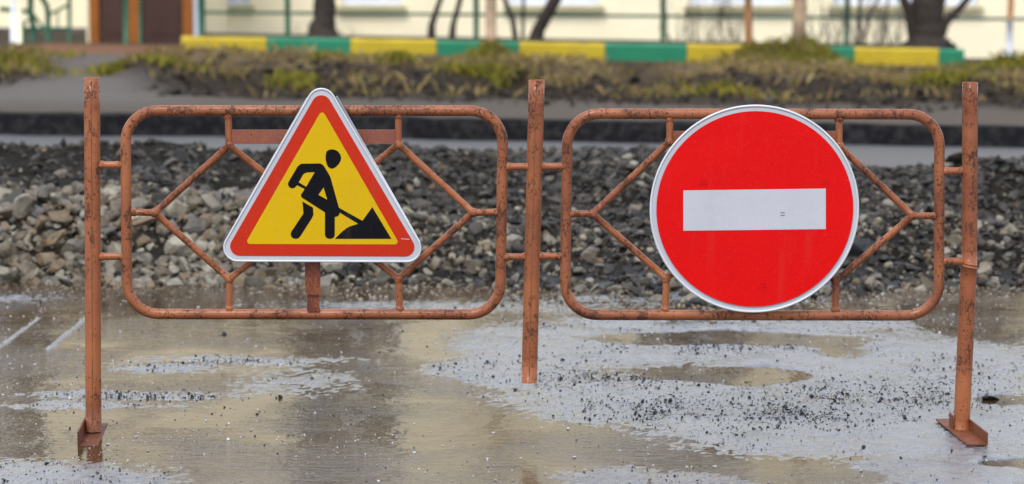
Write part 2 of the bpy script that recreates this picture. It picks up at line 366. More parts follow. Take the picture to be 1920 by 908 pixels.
def terrain(x, y, fine=True):
    near = np.zeros_like(x)
    q = np.full_like(x, -1.0)
    wx = x + .10 * fbm(x * 3, y * 2, 21, 3); wy = y + .14 * fbm(x * 2.2, y * 2.2, 33, 3)
    for cx, cy, rx, ry, w in SAND:
        d = ((wx - cx) / rx) ** 2 + ((wy - cy) / ry) ** 2
        q = np.maximum(q, w * (1.15 - d))
    for cx, cy, rx, ry, w in POND:
        d = ((wx - cx) / rx) ** 2 + ((wy - cy) / ry) ** 2
        q = q - w * 1.6 * np.clip(1.15 - d, 0, 1)
    for ax, ay, bx, by, w in RIDGE:
        t = np.clip(((x - ax) * (bx - ax) + (y - ay) * (by - ay)) / ((bx - ax) ** 2 + (by - ay) ** 2), 0, 1)
        d = ((x - ax - t * (bx - ax)) ** 2 + ((y - ay - t * (by - ay)) * .4) ** 2) / w ** 2
        q = np.maximum(q, .75 * (1.1 - d * (1 + .8 * fbm(x * 30, y * 12, 55, 2))))
    q = np.clip(q, -1, .8)
    rough = .45 * fbm(x * 6, y * 4.5, 41, 5)
    qq = q + rough * .75; z = .012 * np.sign(qq) * np.abs(qq) ** 1.6 - .0005
    z = np.minimum(z, .022 + .004 * rough)
    # firm ground round the flooded stretch
    edge = np.maximum(sm(3.4, 4.6, np.abs(x)), 1 - sm(7.0, 7.7, y))
    z = z * (1 - edge) + (.035 + .01 * fbm(x * 2, y * 2, 3, 3)) * edge
    if fine: z = z + (.004 * (vnoise(x * 40, y * 40, 77) - .5) + .006 * (vnoise(x * 95, y * 70, 78) - .5)) * (.35 + .65 * sm(-.9, .0, q))
    hp = heap(x, y)
    w = sm(12.0, 13.2, y)
    z = z * (1 - w) + hp + w * .0
    # far side of the dug up road
    s = sm(17, 21, y)
    tilt = -.0165 * x * s
    ycut = 20.0 + .22 * fbm(x * .9, x * 0, 61, 5)
    z = z + .145 * sm(0, .03, y - ycut) * (1 - .3 * sm(20.3, 24, y))
    path = pathf(x, y)
    gap = np.exp(-((x - 1.2) / .45) ** 2) * .7
    crest = (.13 - .05 * sm(1.5, 4, x)) * (1 - .85 * path) * (1 - gap) + .05 * fbm(x * 1.3, y * .9, 71, 4)
    ys = 24.0 + .6 * fbm(x * .7, x * 0 + 9, 81, 3)
    z = z + crest * sm(-.5 * (1 - path) - 1.8 * path, .3 + 1.5 * path, y - ys) - (crest + .18) * sm(25.2, 31.0, y) * sm(20, 25, y)
    z = z + .11 * fbm(x * 2.6, y * 2.2, 91, 5) * sm(21, 23.5, y) * (1 - sm(30, 31.4, y)) * (1 - path)
    for mx, my, mh, mr in TREE_MOUND:
        z = z + mh * np.exp(-(((x - mx) / mr) ** 2 + ((y - my) / (mr * .9)) ** 2)) * 1.0
    kx = sm(-4.05, -3.95, x) * (1 - sm(5.4, 5.5, x))
    z = z + .16 * sm(31.72, 31.8, y) * kx - .45 * sm(33.2, 35.5, y) * (.25 + .75 * sm(-4.2, -3.6, x))
    return z + tilt
PALE = [(920, 94, 30.75, 11, 'bark_pale'), (1404, 98, 30.75, 8, 'bark_orange'), (1498, 98, 30.7, 13.5, 'bark_pale'), (1893, 110, 30.6, 7, 'bark_white')]
for (px, py, Y, hw, mt), (mh, mr) in zip(PALE, ((.24, .26), (.20, .30), (.31, .42), (.18, .30))):
    TREE_MOUND.append(((px - 960) / F * Y, Y, mh, mr))

def axis(*segs):
    a = []
    for s, e, st in segs: a += list(np.arange(s, e, st))
    a.append(segs[-1][1]); return np.array(a)
xs = axis((-400, -40, 60), (-40, -12, 4), (-12, -3.4, .16), (-3.4, 3.4, .0135), (3.4, 12, .16), (12, 40, 4), (40, 400, 60))
ys_ = axis((-60, 4, 8), (4, 7.4, .17), (7.4, 12.9, .0135), (12.9, 17, .05), (17, 19.7, .1), (19.7, 20.35, .02), (20.35, 31.6, .09), (31.6, 31.9, .03), (31.9, 40, .25), (40, 100, 6), (100, 700, 60))
X, Y = np.meshgrid(xs, ys_)
Z = terrain(X, Y)
nx, ny = len(xs), len(ys_)
idx = np.arange(nx * ny).reshape(ny, nx)
FC = np.stack([idx[:-1, :-1], idx[:-1, 1:], idx[1:, 1:], idx[1:, :-1]], -1).reshape(-1, 4)
V = np.stack([X, Y, Z], -1).reshape(-1, 3)
me = np_mesh('ground', V, FC, M['ground'], True)
# zones: what the ground is made of (albedo) and how wet it is (gloss)
def lay(c, new, w): return c * (1 - w[..., None]) + np.array(new) * w[..., None]
C = np.zeros(X.shape + (4,)); C[...] = (.11, .115, .135, .25)
big = fbm(X * .9, Y * .9, 101, 4); sml = fbm(X * 5, Y * 5, 111, 4)
C = lay(C, (.06, .061, .069, .28), sm(.0, .5, sml))
C = lay(C, (.10, .09, .075, .34), sm(.2, .6, big) * .35)
C = lay(C, (.013, .011, .009, .85), sm(12.0, 12.7, Y))
C = lay(C, (.085, .082, .086, .47), sm(16.3, 16.8, Y + .2 * sml))
C = lay(C, (.010, .010, .012, .95), sm(-.12, -.05, Y - 20.0 - .22 * fbm(X * .9, X * 0, 61, 5) + .04 * sml))
C = lay(C, (.10, .086, .073, .8), sm(.10, .35, Y - 20.0 - .22 * fbm(X * .9, X * 0, 61, 5) + .14 * sml))
C = lay(C, (.032, .024, .018, .97), sm(21.8, 22.9, Y + .9 * big) * .97)
C = lay(C, (.13, .118, .110, .8), pathf(X, Y) * sm(20.3, 22, Y))
grassw = sm(24.1, 24.6, Y + .35 * big) * (1 - pathf(X, Y) * .97) * (1 - .7 * np.exp(-((X - 1.2) / .4) ** 2))
C = lay(C, (.135, .096, .045, .95), grassw * sm(-.45, .15, sml + .6 * big))
C = lay(C, (.12, .095, .065, .8), sm(.1, .5, sml) * grassw * .6)
C = lay(C, (.06, .05, .04, .8), sm(31.7, 31.8, Y))
C = lay(C, (.2, .105, .065, .8), sm(31.0, 31.3, Y) * (1 - sm(-4.05, -3.95, X)) * sm(-5.9, -5.8, X) * (1 - sm(33, 33.4, Y)))
C = lay(C, (.12, .12, .08, .8), sm(36, 60, Y))
C[..., :3] *= .85
shore = (1 - sm(.0, .009, Z)) * (1 - sm(11.9, 12.3, Y)) * (np.abs(X) < 3.4)
C[..., :3] = C[..., :3] * (1 - .5 * shore[..., None]); C[..., 3] = C[..., 3] * (1 - .6 * shore)
ca = me.color_attributes.new('soil', 'FLOAT_COLOR', 'POINT'); ca.data.foreach_set('color', C.astype(np.float32).ravel())
tag(link('ground', me), 'wet sandy ground of the dug up road with mud and dry grass banks', kind='structure')

def ground_z(x, y): return float(terrain(np.array([float(x)]), np.array([float(y)]), False)[0])

# standing water: a level sheet that the banks of sand rise out of
wx = np.linspace(-4.4, 4.4, 60); wy = np.linspace(7.1, 12.75, 50)
WX, WY = np.meshgrid(wx, wy); WV = np.stack([WX, WY, np.zeros_like(WX)], -1).reshape(-1, 3)
wi = np.arange(WX.size).reshape(WX.shape); WF = np.stack([wi[:-1, :-1], wi[:-1, 1:], wi[1:, 1:], wi[1:, :-1]], -1).reshape(-1, 4)
tag(link('puddle_water', np_mesh('puddle_water', WV, WF, M['water'], True)), 'muddy brown rain water standing in puddles round the barrier', kind='structure')

# ------------------------------------------------------------------ stones
def ico():
    t = (1 + 5 ** .5) / 2
    v = np.array([(-1, t, 0), (1, t, 0), (-1, -t, 0), (1, -t, 0), (0, -1, t), (0, 1, t), (0, -1, -t), (0, 1, -t), (t, 0, -1), (t, 0, 1), (-t, 0, -1), (-t, 0, 1)], float)
    f = [(0, 11, 5), (0, 5, 1), (0, 1, 7), (0, 7, 10), (0, 10, 11), (1, 5, 9), (5, 11, 4), (11, 10, 2), (10, 7, 6), (7, 1, 8), (3, 9, 4), (3, 4, 2), (3, 2, 6), (3, 6, 8), (3, 8, 9), (4, 9, 5), (2, 4, 11), (6, 2, 10), (8, 6, 7), (9, 8, 1)]
    return v / np.linalg.norm(v[0]), np.array(f)
def subdiv(v, f):
    v = [tuple(a) for a in v]; cache = {}; out = []
    def mid(a, b):
        k = (min(a, b), max(a, b))
        if k not in cache:
            p = (np.array(v[a]) + np.array(v[b])) / 2; v.append(tuple(p / np.linalg.norm(p))); cache[k] = len(v) - 1
        return cache[k]
    for a, b, c in f:
        ab, bc, ca = mid(a, b), mid(b, c), mid(c, a); out += [(a, ab, ca), (b, bc, ab), (c, ca, bc), (ab, bc, ca)]
    return np.array(v), np.array(out)
I0 = ico(); I1 = subdiv(*I0)
def rock(base, seed, cuts=9):
    """an angular stone: a ball cut by random planes, stretched"""
    r = np.random.default_rng(seed); v = base[0].copy()
    for _ in range(cuts):
        n = r.normal(size=3); n /= np.linalg.norm(n); d = r.uniform(.35, .72)
        s = v @ n; o = s > d; v[o] -= np.outer(s[o] - d, n)
    v *= 1 + r.uniform(-.05, .05, (len(v), 1)); v *= (1, r.uniform(.6, .95), r.uniform(.45, .8))
    return v - v.mean(0), base[1]
ROCKS = [rock(I1, 100 + i) for i in range(16)]; PEBS = [rock(I0, 300 + i, 5) for i in range(14)]
def rotm(n, tilt=1.0):
    a = rng.uniform(-math.pi, math.pi, n); b = rng.normal(0, .55 * tilt, n); c = rng.normal(0, .55 * tilt, n)
    ca, sa, cb, sb, cc, sc = np.cos(a), np.sin(a), np.cos(b), np.sin(b), np.cos(c), np.sin(c)
    Rz = np.zeros((n, 3, 3)); Rz[:, 0, 0] = ca; Rz[:, 0, 1] = -sa; Rz[:, 1, 0] = sa; Rz[:, 1, 1] = ca; Rz[:, 2, 2] = 1
    Rx = np.zeros((n, 3, 3)); Rx[:, 0, 0] = 1; Rx[:, 1, 1] = cb; Rx[:, 1, 2] = -sb; Rx[:, 2, 1] = sb; Rx[:, 2, 2] = cb
    Ry = np.zeros((n, 3, 3)); Ry[:, 1, 1] = 1; Ry[:, 0, 0] = cc; Ry[:, 0, 2] = sc; Ry[:, 2, 0] = -sc; Ry[:, 2, 2] = cc
    return Rz @ Rx @ Ry
def scatter(shapes, pos, size, tilt=1.0):
    n = len(pos); Rm = rotm(n, tilt); kind = rng.integers(0, len(shapes), n); Vs, Fs, off = [], [], 0
    for k, (v, f) in enumerate(shapes):
        s = np.where(kind == k)[0]
        if not len(s): continue
        w = np.einsum('nij,vj->nvi', Rm[s], v) * size[s][:, None, None] + pos[s][:, None, :]
        Vs.append(w.reshape(-1, 3)); Fs.append((f[None] + (np.arange(len(s)) * len(v))[:, None, None]).reshape(-1, 3) + off); off += w.shape[0] * w.shape[1]
    return np.concatenate(Vs), np.concatenate(Fs)

heap_root = empty('gravel_heap', (0, 12.4, 0))
tag(heap_root, 'long low heap of pale grey and tan crushed stone behind the barrier', 'gravel heap')
rear_root = empty('rubble_heap', (0, 15.0, .2))
tag(rear_root, 'dark rubble of broken asphalt, soil and small stones spread behind the pale stones', 'rubble heap')
# front slope: stones of 4 to 15 cm, size-sorted, the largest 300 in view are single stones
n = 9500
fx = rng.uniform(-3.3, 3.3, n); t = rng.uniform(-.05, 1.35, n) ** 1.0; fy = heap_front(fx) + t
leftw = 1 - sm(-1.3, -.2, fx)
fs = np.clip(rng.lognormal(math.log(.0245), .5, n), .010, .085) * (.78 + .34 * leftw) * (1.15 - .25 * t)
fz = terrain(fx, fy, False) + fs * rng.uniform(-.15, .5, n)
pos = np.stack([fx, fy, fz], -1)
vis = np.abs(fx) < .192 * fy + .05
order = np.argsort(-(fs * vis)); big_i = order[:300]; rest = order[300:]
rock_me = []
for i, (v, f) in enumerate(ROCKS):
    rock_me.append(np_mesh('stone', v, f, M['stone_pale'], False))
rock_dark = []
for me0 in rock_me[:6]:
    q = me0.copy(); q.materials.clear(); q.materials.append(M['stone_dark']); rock_dark.append(q)
for i in big_i:
    src = rock_me[int(rng.integers(0, 16))] if rng.random() < .5 + .4 * leftw[i] else rock_dark[int(rng.integers(0, 6))]
    o = bpy.data.objects.new('stone', src); col.objects.link(o); o.parent = heap_root
    o.location = Vector(pos[i]) - WLOC[heap_root]; s = fs[i]; o.scale = (s, s, s)
    o.rotation_euler = (rng.normal(0, .5), rng.normal(0, .5), rng.uniform(-3.1, 3.1))
dk = rest[(rng.random(len(rest)) > .45 + .45 * leftw[rest])]; pl = np.setdiff1d(rest, dk)
for nm, sel, mt in (('small_stones', pl, 'stone_pale'), ('dark_stones', dk, 'stone_dark')):
    v, f = scatter(ROCKS, pos[sel], fs[sel]); o = link(nm, np_mesh(nm, v - np.array(WLOC[heap_root]), f, M[mt]), heap_root); tag(o, kind='stuff')
# pebbles at the water's edge
n = 3200
px_ = rng.uniform(-3.2, 3.2, n); py_ = heap_front(px_) - np.abs(rng.normal(0, .26, n)) + .05; ps = rng.uniform(.004, .016, n)
pz = np.maximum(terrain(px_, py_, False), -.004) + ps * .2
v, f = scatter(PEBS, np.stack([px_, py_, pz], -1), ps); o = link('pebbles', np_mesh('pebbles', v - np.array(WLOC[heap_root]), f, M['stone_pale']), heap_root); tag(o, kind='stuff')
# rear rubble
n = 30000
rx_ = rng.uniform(-3.9, 3.9, n); ry_ = heap_front(rx_) + 1.0 + rng.uniform(0, 3.2, n)
rs = np.clip(rng.lognormal(math.log(.021), .45, n), .008, .07)
far = 16.2 - .9 * sm(.3, 2.0, rx_); ok = ry_ < far
dens = fbm(rx_ * .9, ry_ * .8, 131, 3)
soily = (rx_ < -1.2) & (dens < .05) & (ry_ < 15.6)
ok &= ~(soily & (rng.random(n) < .8))
rx_, ry_, rs = rx_[ok], ry_[ok], rs[ok]
rp = np.stack([rx_, ry_, terrain(rx_, ry_, False) + rs * rng.uniform(-.2, .4, len(rs))], -1)
pale = rng.random(len(rs)) < .08 + .25 * (fbm(rx_ * 1.3, ry_ * 1.1, 137, 3) > .15)
for nm, sel, mt in (('dark_rubble', ~pale, 'stone_dark'), ('pale_rubble', pale, 'stone_pale')):
    v, f = scatter(PEBS, rp[sel], rs[sel]); o = link(nm, np_mesh(nm, v - np.array(WLOC[rear_root]), f, M[mt]), rear_root); tag(o, kind='stuff')
# stones and lumps one can single out
def lone(name, px, py, w, mat, label, cat, z=None, flat=.6, Y=None, seed=0):
    c = G(px, py) if Y is None else P(px, py, Y)
    s = w * c.y / F / 2
    v, f = rock(I1 if True else I0, 700 + seed); v = v / np.abs(v[:, 0]).max() * s; v[:, 2] *= flat / .6
    a = rng.uniform(-.5, .5); Rm = np.array([[math.cos(a), -math.sin(a), 0], [math.sin(a), math.cos(a), 0], [0, 0, 1]]); v = v @ Rm.T
    gz = max(ground_z(c.x, c.y), 0.0)
    o = link(name, np_mesh(name, v, f, M[mat], False), None, (c.x, c.y, gz + s * flat * .35))
    tag(o, label, cat); return o
lone('stone', 1857, 750, 36, 'stone_dark', 'flat grey stone lying in a shallow pool right of the right post', 'stone', seed=1, flat=.5)
lone('asphalt_lump', 1296, 545, 110, 'asphalt_lump', 'large black lump of old asphalt left of and below the round sign', 'asphalt lump', seed=2, flat=.8)
lone('asphalt_lump', 1308, 572, 38, 'asphalt_lump', 'small black lump in the water just in front of the larger asphalt lump', 'asphalt lump', seed=3, flat=.9)
lone('asphalt_lump', 1612, 520, 80, 'asphalt_lump', 'black lump of asphalt among stones at the right edge of the round sign', 'asphalt lump', seed=4, flat=.8)
lone('asphalt_lump', 525, 746, 9, 'asphalt_lump', 'tiny black crumb standing in the brown water below the triangular sign', 'asphalt lump', seed=5, flat=.9)
lone('asphalt_lump', 421, 628, 12, 'asphalt_lump', 'small black crumb in the water under the left panel beside the left brace', 'asphalt lump', seed=6, flat=.8)
lone('stone', 338, 312, 50, 'stone_dark', 'grey angular block on the dark rubble behind the left panel', 'stone', Y=14.5, seed=7, flat=.6).location.z = ground_z(-1.8, 14.5) + .03

# crumbs of asphalt and grit on the sand
n = 330000
cx = rng.uniform(-2.4, 2.4, n); cy = rng.uniform(7.9, 12.0, n)
ok = np.abs(cx) < .2 * cy + .3; cx, cy = cx[ok], cy[ok]; n = len(cx)
cz = terrain(cx, cy, False)
den = fbm(cx * 1.7, cy * 1.3, 141, 4)
hot = np.zeros(n)
for hx, hy, a, b in ((1180, 712, 170, 16), (1520, 778, 150, 22), (1640, 745, 200, 22), (1250, 770, 160, 20), (1330, 655, 150, 9), (1340, 585, 120, 9), (300, 745, 170, 11), (420, 680, 120, 4)):
    c0 = G(hx, hy); ra = a * c0.y / F; rb = (G(hx, hy - b).y - G(hx, hy + b).y) / 2
    hot = np.maximum(hot, np.exp(-(((cx - c0.x) / ra) ** 2 + ((cy - c0.y) / rb) ** 2)))
keep = rng.random(n) < np.where(cz > .001, np.clip(.022 + .85 * hot * (.35 + .65 * (fbm(cx * 7, cy * 3, 145, 3) > -.1)) + .10 * (den > .12), 0, .95), .006 + .10 * hot)
cx, cy, cz = cx[keep], cy[keep], cz[keep]; n = len(cx)
cs = np.clip(rng.lognormal(math.log(.0018), .62, n), .0009, .011)
v, f = scatter(PEBS, np.stack([cx, cy, np.maximum(cz, -.002) + cs * .3], -1), cs)
tag(link('asphalt_crumbs', np_mesh('asphalt_crumbs', v, f, M['crumb'])), 'black crumbs of asphalt and grit strewn over the wet sand', kind='stuff')
n = 11000  # pale grains added as painted sparkles and foam bubbles on the water
cx = rng.uniform(-2.3, 2.3, n); cy = rng.uniform(7.9, 12.2, n); cz = terrain(cx, cy, False); k = cz < .002
cx, cy = cx[k], cy[k]; cs = np.clip(rng.lognormal(math.log(.0026), .55, len(cx)), .001, .010)
sel = rng.random(len(cx)) < .28 + .6 * (fbm(cx * 1.2, cy, 151, 3) > .1); cx, cy, cs = cx[sel], cy[sel], cs[sel]
v, f = scatter(PEBS, np.stack([cx, cy, cs * .15], -1), cs)
tag(link('sparkle_flecks', np_mesh('sparkle_flecks', v, f, M['grit'])), 'small pale grains standing in for sparkles and foam bubbles on the shallow water', kind='stuff')

# ------------------------------------------------------------------ the barrier
BY = 8.9
S = BY / F / math.cos(PITCH) * 1.0      # metres per photo pixel at the barrier
bar = empty('road_barrier', (.06, BY, 0))
tag(bar, 'rusty terracotta painted steel tube barrier with two panels and three posts', 'barrier')
def b(px, py, dy=0): return P(px, py, BY + dy)
def ring_post(p0, p1, r, wall=.004):
    """an open pipe: outer wall, inner wall at the top, annular rim"""
    p0, p1 = Vector(p0), Vector(p1); d = (p1 - p0)
    segs = 24; V, Fc = [], []
    def ringv(c, rr):
        return [(c.x + rr * math.cos(2 * math.pi * k / segs), c.y + rr * math.sin(2 * math.pi * k / segs), c.z) for k in range(segs)]
    n = 14
    for i in range(n): V += ringv(p0 + d * (i / (n - 1)), r)
    V += ringv(p0, r - wall); V += ringv(p0 + d * .25, r - wall)
    for i in range(n - 1):
        for k in range(segs):
            l = (k + 1) % segs; Fc.append((i * segs + k, (i + 1) * segs + k, (i + 1) * segs + l, i * segs + l))
    a, c = n * segs, (n + 1) * segs
    for k in range(segs):
        l = (k + 1) % segs; Fc.append((k, l, a + l, a + k)); Fc.append((a + k, a + l, c + l, c + k))
    Fc.append(tuple(c + k for k in range(segs))); Fc.append(tuple((n - 1) * segs + k for k in range(segs)))
    return V, Fc
def seam(p0, p1, r, seed, parent, off=0.0):
    rr = random.Random(seed); pts = []; p0, p1 = Vector(p0), Vector(p1)
    for i in range(41):
        p = p0.lerp(p1, i / 40); a = -math.pi / 2 + off + rr.uniform(-.015, .015)
        pts.append((p.x + (r - .0002) * math.cos(a), p.y + (r - .0002) * math.sin(a), p.z))
    v, f = tube(pts, [.0013 + rr.uniform(-.0006, .0008) for _ in pts], 5); return mk('weld_seam', v, f, M['seam'], parent, True)
PR = 15 * S
left_top, left_bot = b(172.3, 146), b(175.3, 808)
mid_top, mid_bot = b(1006.3, 150.5), b(992.3, 717)
rt, rk, rk2, rb = b(1819, 154.5), b(1817.5, 497), b(1816.5, 497), b(1802.5, 812)
pst = mk('post', *ring_post(left_top, left_bot, PR), M['rust_paint'], bar, True); seam(left_top + Vector((0, 0, -.01)), left_bot, PR, 1, pst, .05)
pst = mk('post', *ring_post(mid_top, mid_bot, PR * .99), M['rust_paint'], bar, True); seam(mid_top + Vector((0, 0, -.01)), mid_bot, PR * .99, 2, pst, -.06)
pst = mk('post', *join(ring_post(rt, rk, PR * .97), tube([rk + Vector((0, 0, .004)), rk2 + Vector((0, 0, -.006))], [PR * 1.06, PR * 1.05], 24), tube([rk2.lerp(rb, i / 12) for i in range(13)], PR * 1.02, 24)), M['rust_paint'], bar, True)
for i, (q, a) in enumerate((((1813, 172), -2.2), ((1811, 180), -2.3), ((1810, 205), -2.3), ((1811, 232), -2.2), ((1809, 258), -2.3), ((1810, 290), -2.2))):  # paint runs on the right post
    c = b(q[0], q[1]); 
    mk('paint_run', *tube([(c.x, BY - PR * .80, c.z + .008), (c.x + .001, BY - PR * .84, c.z), (c.x + .0005, BY - PR * .82, c.z - .010)], [.001, .0028, .0012], 6), M['rust_paint'], pst, True)
for s, (cen, kk) in enumerate(((left_top, 3), )):
    pass
# frames: rounded tube rectangles
TR = 10.0 * S
def rounded(corners, rad, steps=9):
    out = []; n = len(corners)
    for i in range(n):
        p, c, q = Vector(corners[i - 1]), Vector(corners[i]), Vector(corners[(i + 1) % n])
        a = (p - c).normalized(); d = (q - c).normalized(); ang = a.angle(d)
        l = rad / math.tan(ang / 2); s, e = c + a * l, c + d * l
        cen = c + (a + d).normalized() * (rad / math.sin(ang / 2))
        u, w = s - cen, e - cen; tot = u.angle(w); ax = u.cross(w).normalized()
        for k in range(steps + 1):
            out.append(cen + Matrix.Rotation(tot * k / steps, 3, ax) @ u)
    return out
def densify(path, maxd=.05):
    out = []
    for i, p in enumerate(path):
        q = path[(i + 1) % len(path)]; out.append(p); n = int((q - p).length / maxd)
        for k in range(1, n): out.append(p.lerp(q, k / n))
    return out
def frame(cs):
    path = densify(rounded([b(*c) for c in cs], 60 * S))
    return mk('frame', *tube(path, TR, 16, closed=True), M['rust_paint_tube'], bar, True)
frame([(235, 207.5), (943.5, 208), (937.5, 590), (238.5, 589)])
frame([(1064, 213.5), (1761.5, 214.5), (1760.5, 592), (1059, 590.5)])
BR = 6.6 * S
_wn = [0]
def stub(name, a, c, r=BR, weld=(True, True), mat='rust_paint', dy=0.0):
    A, Cc = b(*a, dy), b(*c, dy); ms = [tube([A.lerp(Cc, i / 6) for i in range(7)], r, 12)]
    for w, p, q in ((weld[0], A, Cc), (weld[1], Cc, A)):
        if w:
            d = (q - p).normalized(); _wn[0] += 1
            ms.append(blob(p + d * r * .3, r * 1.28, _wn[0]))
    return mk(name, *join(*ms), M[mat], bar, True)
# ties between posts and frames
for a, c in (((187, 309.5), (227, 309.5)), ((188, 481), (231, 481)), ((951, 313), (991, 313)), ((946, 482), (986, 482)),
             ((1017, 312.5), (1055, 312.5)), ((1012, 480.5), (1051, 480.5)), ((1770, 321), (1806, 321)), ((1770, 490), (1804, 490))):
    stub('tie', a, c, BR * 1.03)
def panel(Ln, Le, Rn, Re, T1, T1t, T2, T2t, B1, B1b, B2, B2b):
    for a, c in ((Le, Ln), (Re, Rn), (T1t, T1), (T2t, T2), (B1b, B1), (B2b, B2)): stub('strut', a, c, BR * (.95 if a[0] == c[0] else 1.0))
    for a, c in ((Ln, T1), (Ln, B1), (Rn, T2), (Rn, B2)): stub('brace', a, c, BR)
    stub('brace', T1, B2, BR * .98, dy=.001)
    A, Cc = T2, B1; mid = ((T1[0] + B2[0]) / 2, (T1[1] + B2[1]) / 2)
    stub('brace', A, (mid[0] + 5, mid[1] - 4), BR * .97, (True, False)); stub('brace', (mid[0] - 5, mid[1] + 4), Cc, BR * .97, (False, True))
panel((290, 399), (247, 398), (887, 399), (933, 398), (429.5, 273), (428, 216), (747, 271), (747, 216), (430, 523), (430, 581), (747.5, 523), (749, 581))
panel((1111, 401.5), (1068, 401), (1711, 404.5), (1753, 405), (1256, 266), (1255.5, 222), (1573, 274), (1573.5, 222), (1249.5, 522), (1247, 582), (1567, 527), (1566, 583))
def bar_box(px0, px1, py0, py1, y0, y1):
    A, Cc = P(px0, py0, BY), P(px1, py1, BY); return box2(A.x, Cc.x, y0, y1, Cc.z, A.z)
mk('mounting_bar', *bar_box(433, 743, 243.5, 270, BY - .004, BY + .004), M['rust_plate'], bar)
mk('mounting_bar', *bar_box(1261, 1568, 246, 271, BY - .004, BY + .004), M['rust_plate'], bar)
sb_ = mk('sign_bracket', *bar_box(573.5, 600, 262, 582, BY - .022, BY - .016), M['rust_bracket'], bar)
mk('bracket_sleeve', *join(bar_box(572.5, 602, 488, 537, BY - .025, BY - .0225), bar_box(575, 603, 537, 551, BY - .028, BY - .0228)), M['rust_bracket'], sb_)
mk('sign_bracket', *bar_box(1402, 1428, 248, 584, BY - .022, BY - .016), M['rust_bracket'], bar)
# feet: lengths of angle iron
def foot(front, back, width, flange_left, fh, extra=None):
    f0, k0 = Vector((*front, 0)), Vector((*back, 0)); d = (k0 - f0).normalized(); n = Vector((d.y, -d.x, 0)); t = .005
    z0 = max(ground_z(front[0], front[1]), -.006) + .003
    def slab(o0, o1, za, zb, cut0=0, cut1=0):
        pts = [f0 + n * o0, f0 + n * o1, k0 + n * o1, k0 + n * o0]
        v = [(p.x, p.y, za + z0) for p in pts] + [(p.x, p.y, zb + z0) for p in pts]
        return v, [(0, 3, 2, 1), (4, 5, 6, 7), (0, 1, 5, 4), (1, 2, 6, 5), (2, 3, 7, 6), (3, 0, 4, 7)]
    w = width / 2
    pl = slab(-w, w, 0, t)
    fl = slab(-w - t, -w - .0002, 0, fh) if flange_left else slab(w + .0002, w + t, 0, fh)
    return mk('foot', *join(pl, fl), M['rust_foot'], bar)
a, c = G(167, 837), G(192, 795)
foot((a.x - .002, a.y), (c.x - .012, c.y), .062, True, .052)
a, c = G(1831, 841), G(1772, 793)
foot((a.x, a.y), (c.x, c.y), .066, False, .042)
g_ = b(1786, 780); mk('gusset', *box2(g_.x - .004, g_.x + .002, BY - .01, BY + .045, .01, .062), M['rust_foot'], bar)

# ------------------------------------------------------------------ signs
def sheet(name, loops, y, mat, parent, smooth=False):
    """flat print: filled outline (first loop) with holes, at depth y"""
    tri = tessellate_polygon([[Vector((p.x, p.z, 0)) for p in l] for l in loops]); pts = [p for l in loops for p in l]
    V = [(p.x, y, p.z) for p in pts]; Fc = []
    for t in tri:
        a, c, d = (pts[i] for i in t)
        nrm = (c.x - a.x) * (d.z - a.z) - (c.z - a.z) * (d.x - a.x)
        Fc.append(tuple(t) if nrm > 0 else (t[0], t[2], t[1]))
    return mk(name, V, Fc, M[mat], parent)
def prism(outline, y0, y1):
    n = len(outline); V = [(p.x, y0, p.z) for p in outline] + [(p.x, y1, p.z) for p in outline]
    Fc = [tuple(range(n)), tuple(reversed(range(n, 2 * n)))] + [(i, (i + 1) % n, n + (i + 1) % n, n + i) for i in range(n)]
    return V, Fc
def outline(cs, rad, Y, steps=10): return rounded([P(*c, Y) for c in cs], rad, steps)
SY = BY - .048                    # sign faces
tri_root = empty('warning_sign', P(603.5, 491, SY))
tag(tri_root, 'red bordered yellow triangular roadworks sign with black digging figure on the left panel', 'road sign')
OUT = [(602.4, 142), (402.0, 489.2), (807.0, 490.8)]
def inset(cs, d):
    gx = sum(c[0] for c in cs) / 3; gy = sum(c[1] for c in cs) / 3; r = 117.0
    return [(gx + (x - gx) * (1 - d / r), gy + (y - gy) * (1 - d / r)) for x, y in cs]
pl_ = outline(OUT, 25 * S, SY)
mk('plate', *prism(pl_, SY, SY + .003), M['film_white'], tri_root)
mk('rim', *tube(densify(pl_, .03), .0036, 8, closed=True), M['sign_rim'], tri_root, True)
for q in ([(424, 452), (577, 184)], [(630, 181), (786, 455)]):   # folded side flanges
    A, Cc = P(*q[0], SY), P(*q[1], SY); mk('side_flange', *tube([A + Vector((0, .006, 0)), Cc + Vector((0, .006, 0))], .0045, 6), M['sign_rim'], tri_root, True)
sheet('red_border', [outline(inset(OUT, 9.5), 18 * S, SY)], SY - .0012, 'film_red_orange', tri_root)
sheet('yellow_field', [outline([(604, 205.5), (459.5, 457.6), (749.5, 458.4)], 5.5 * S, SY, 6)], SY - .0020, 'film_yellow', tri_root)
def Zp(l): return [P(520 + x / 4.323, 260 + y / 4.323, SY) for x, y in l]
fig = sheet('figure', [Zp([(180, 212), (196, 203), (345, 201), (362, 207), (378, 222), (418, 288), (430, 310), (498, 553), (508, 590), (506, 606), (494, 626), (474, 634), (466, 634), (466, 776), (463, 792), (452, 805), (436, 811), (416, 811), (400, 805), (389, 792), (386, 776), (386, 597), (200, 478), (192, 466), (193, 453), (222, 408), (160, 377), (153, 387), (138, 399), (118, 403), (100, 395), (89, 380), (87, 362), (92, 350), (165, 226)]),
                       Zp([(248, 273), (303, 272), (234, 390), (173, 354), (210, 290), (226, 278)]), Zp([(375, 395), (405, 495), (333, 455)])], SY - .0028, 'film_black', tri_root)
sheet('figure_head', [Zp([(400, 103), (418, 91), (440, 86), (466, 90), (492, 103), (512, 130), (518, 158), (512, 183), (496, 208), (474, 230), (452, 242), (435, 243), (414, 231), (401, 207), (392, 172), (392, 132)])], SY - .0028, 'film_black', tri_root)
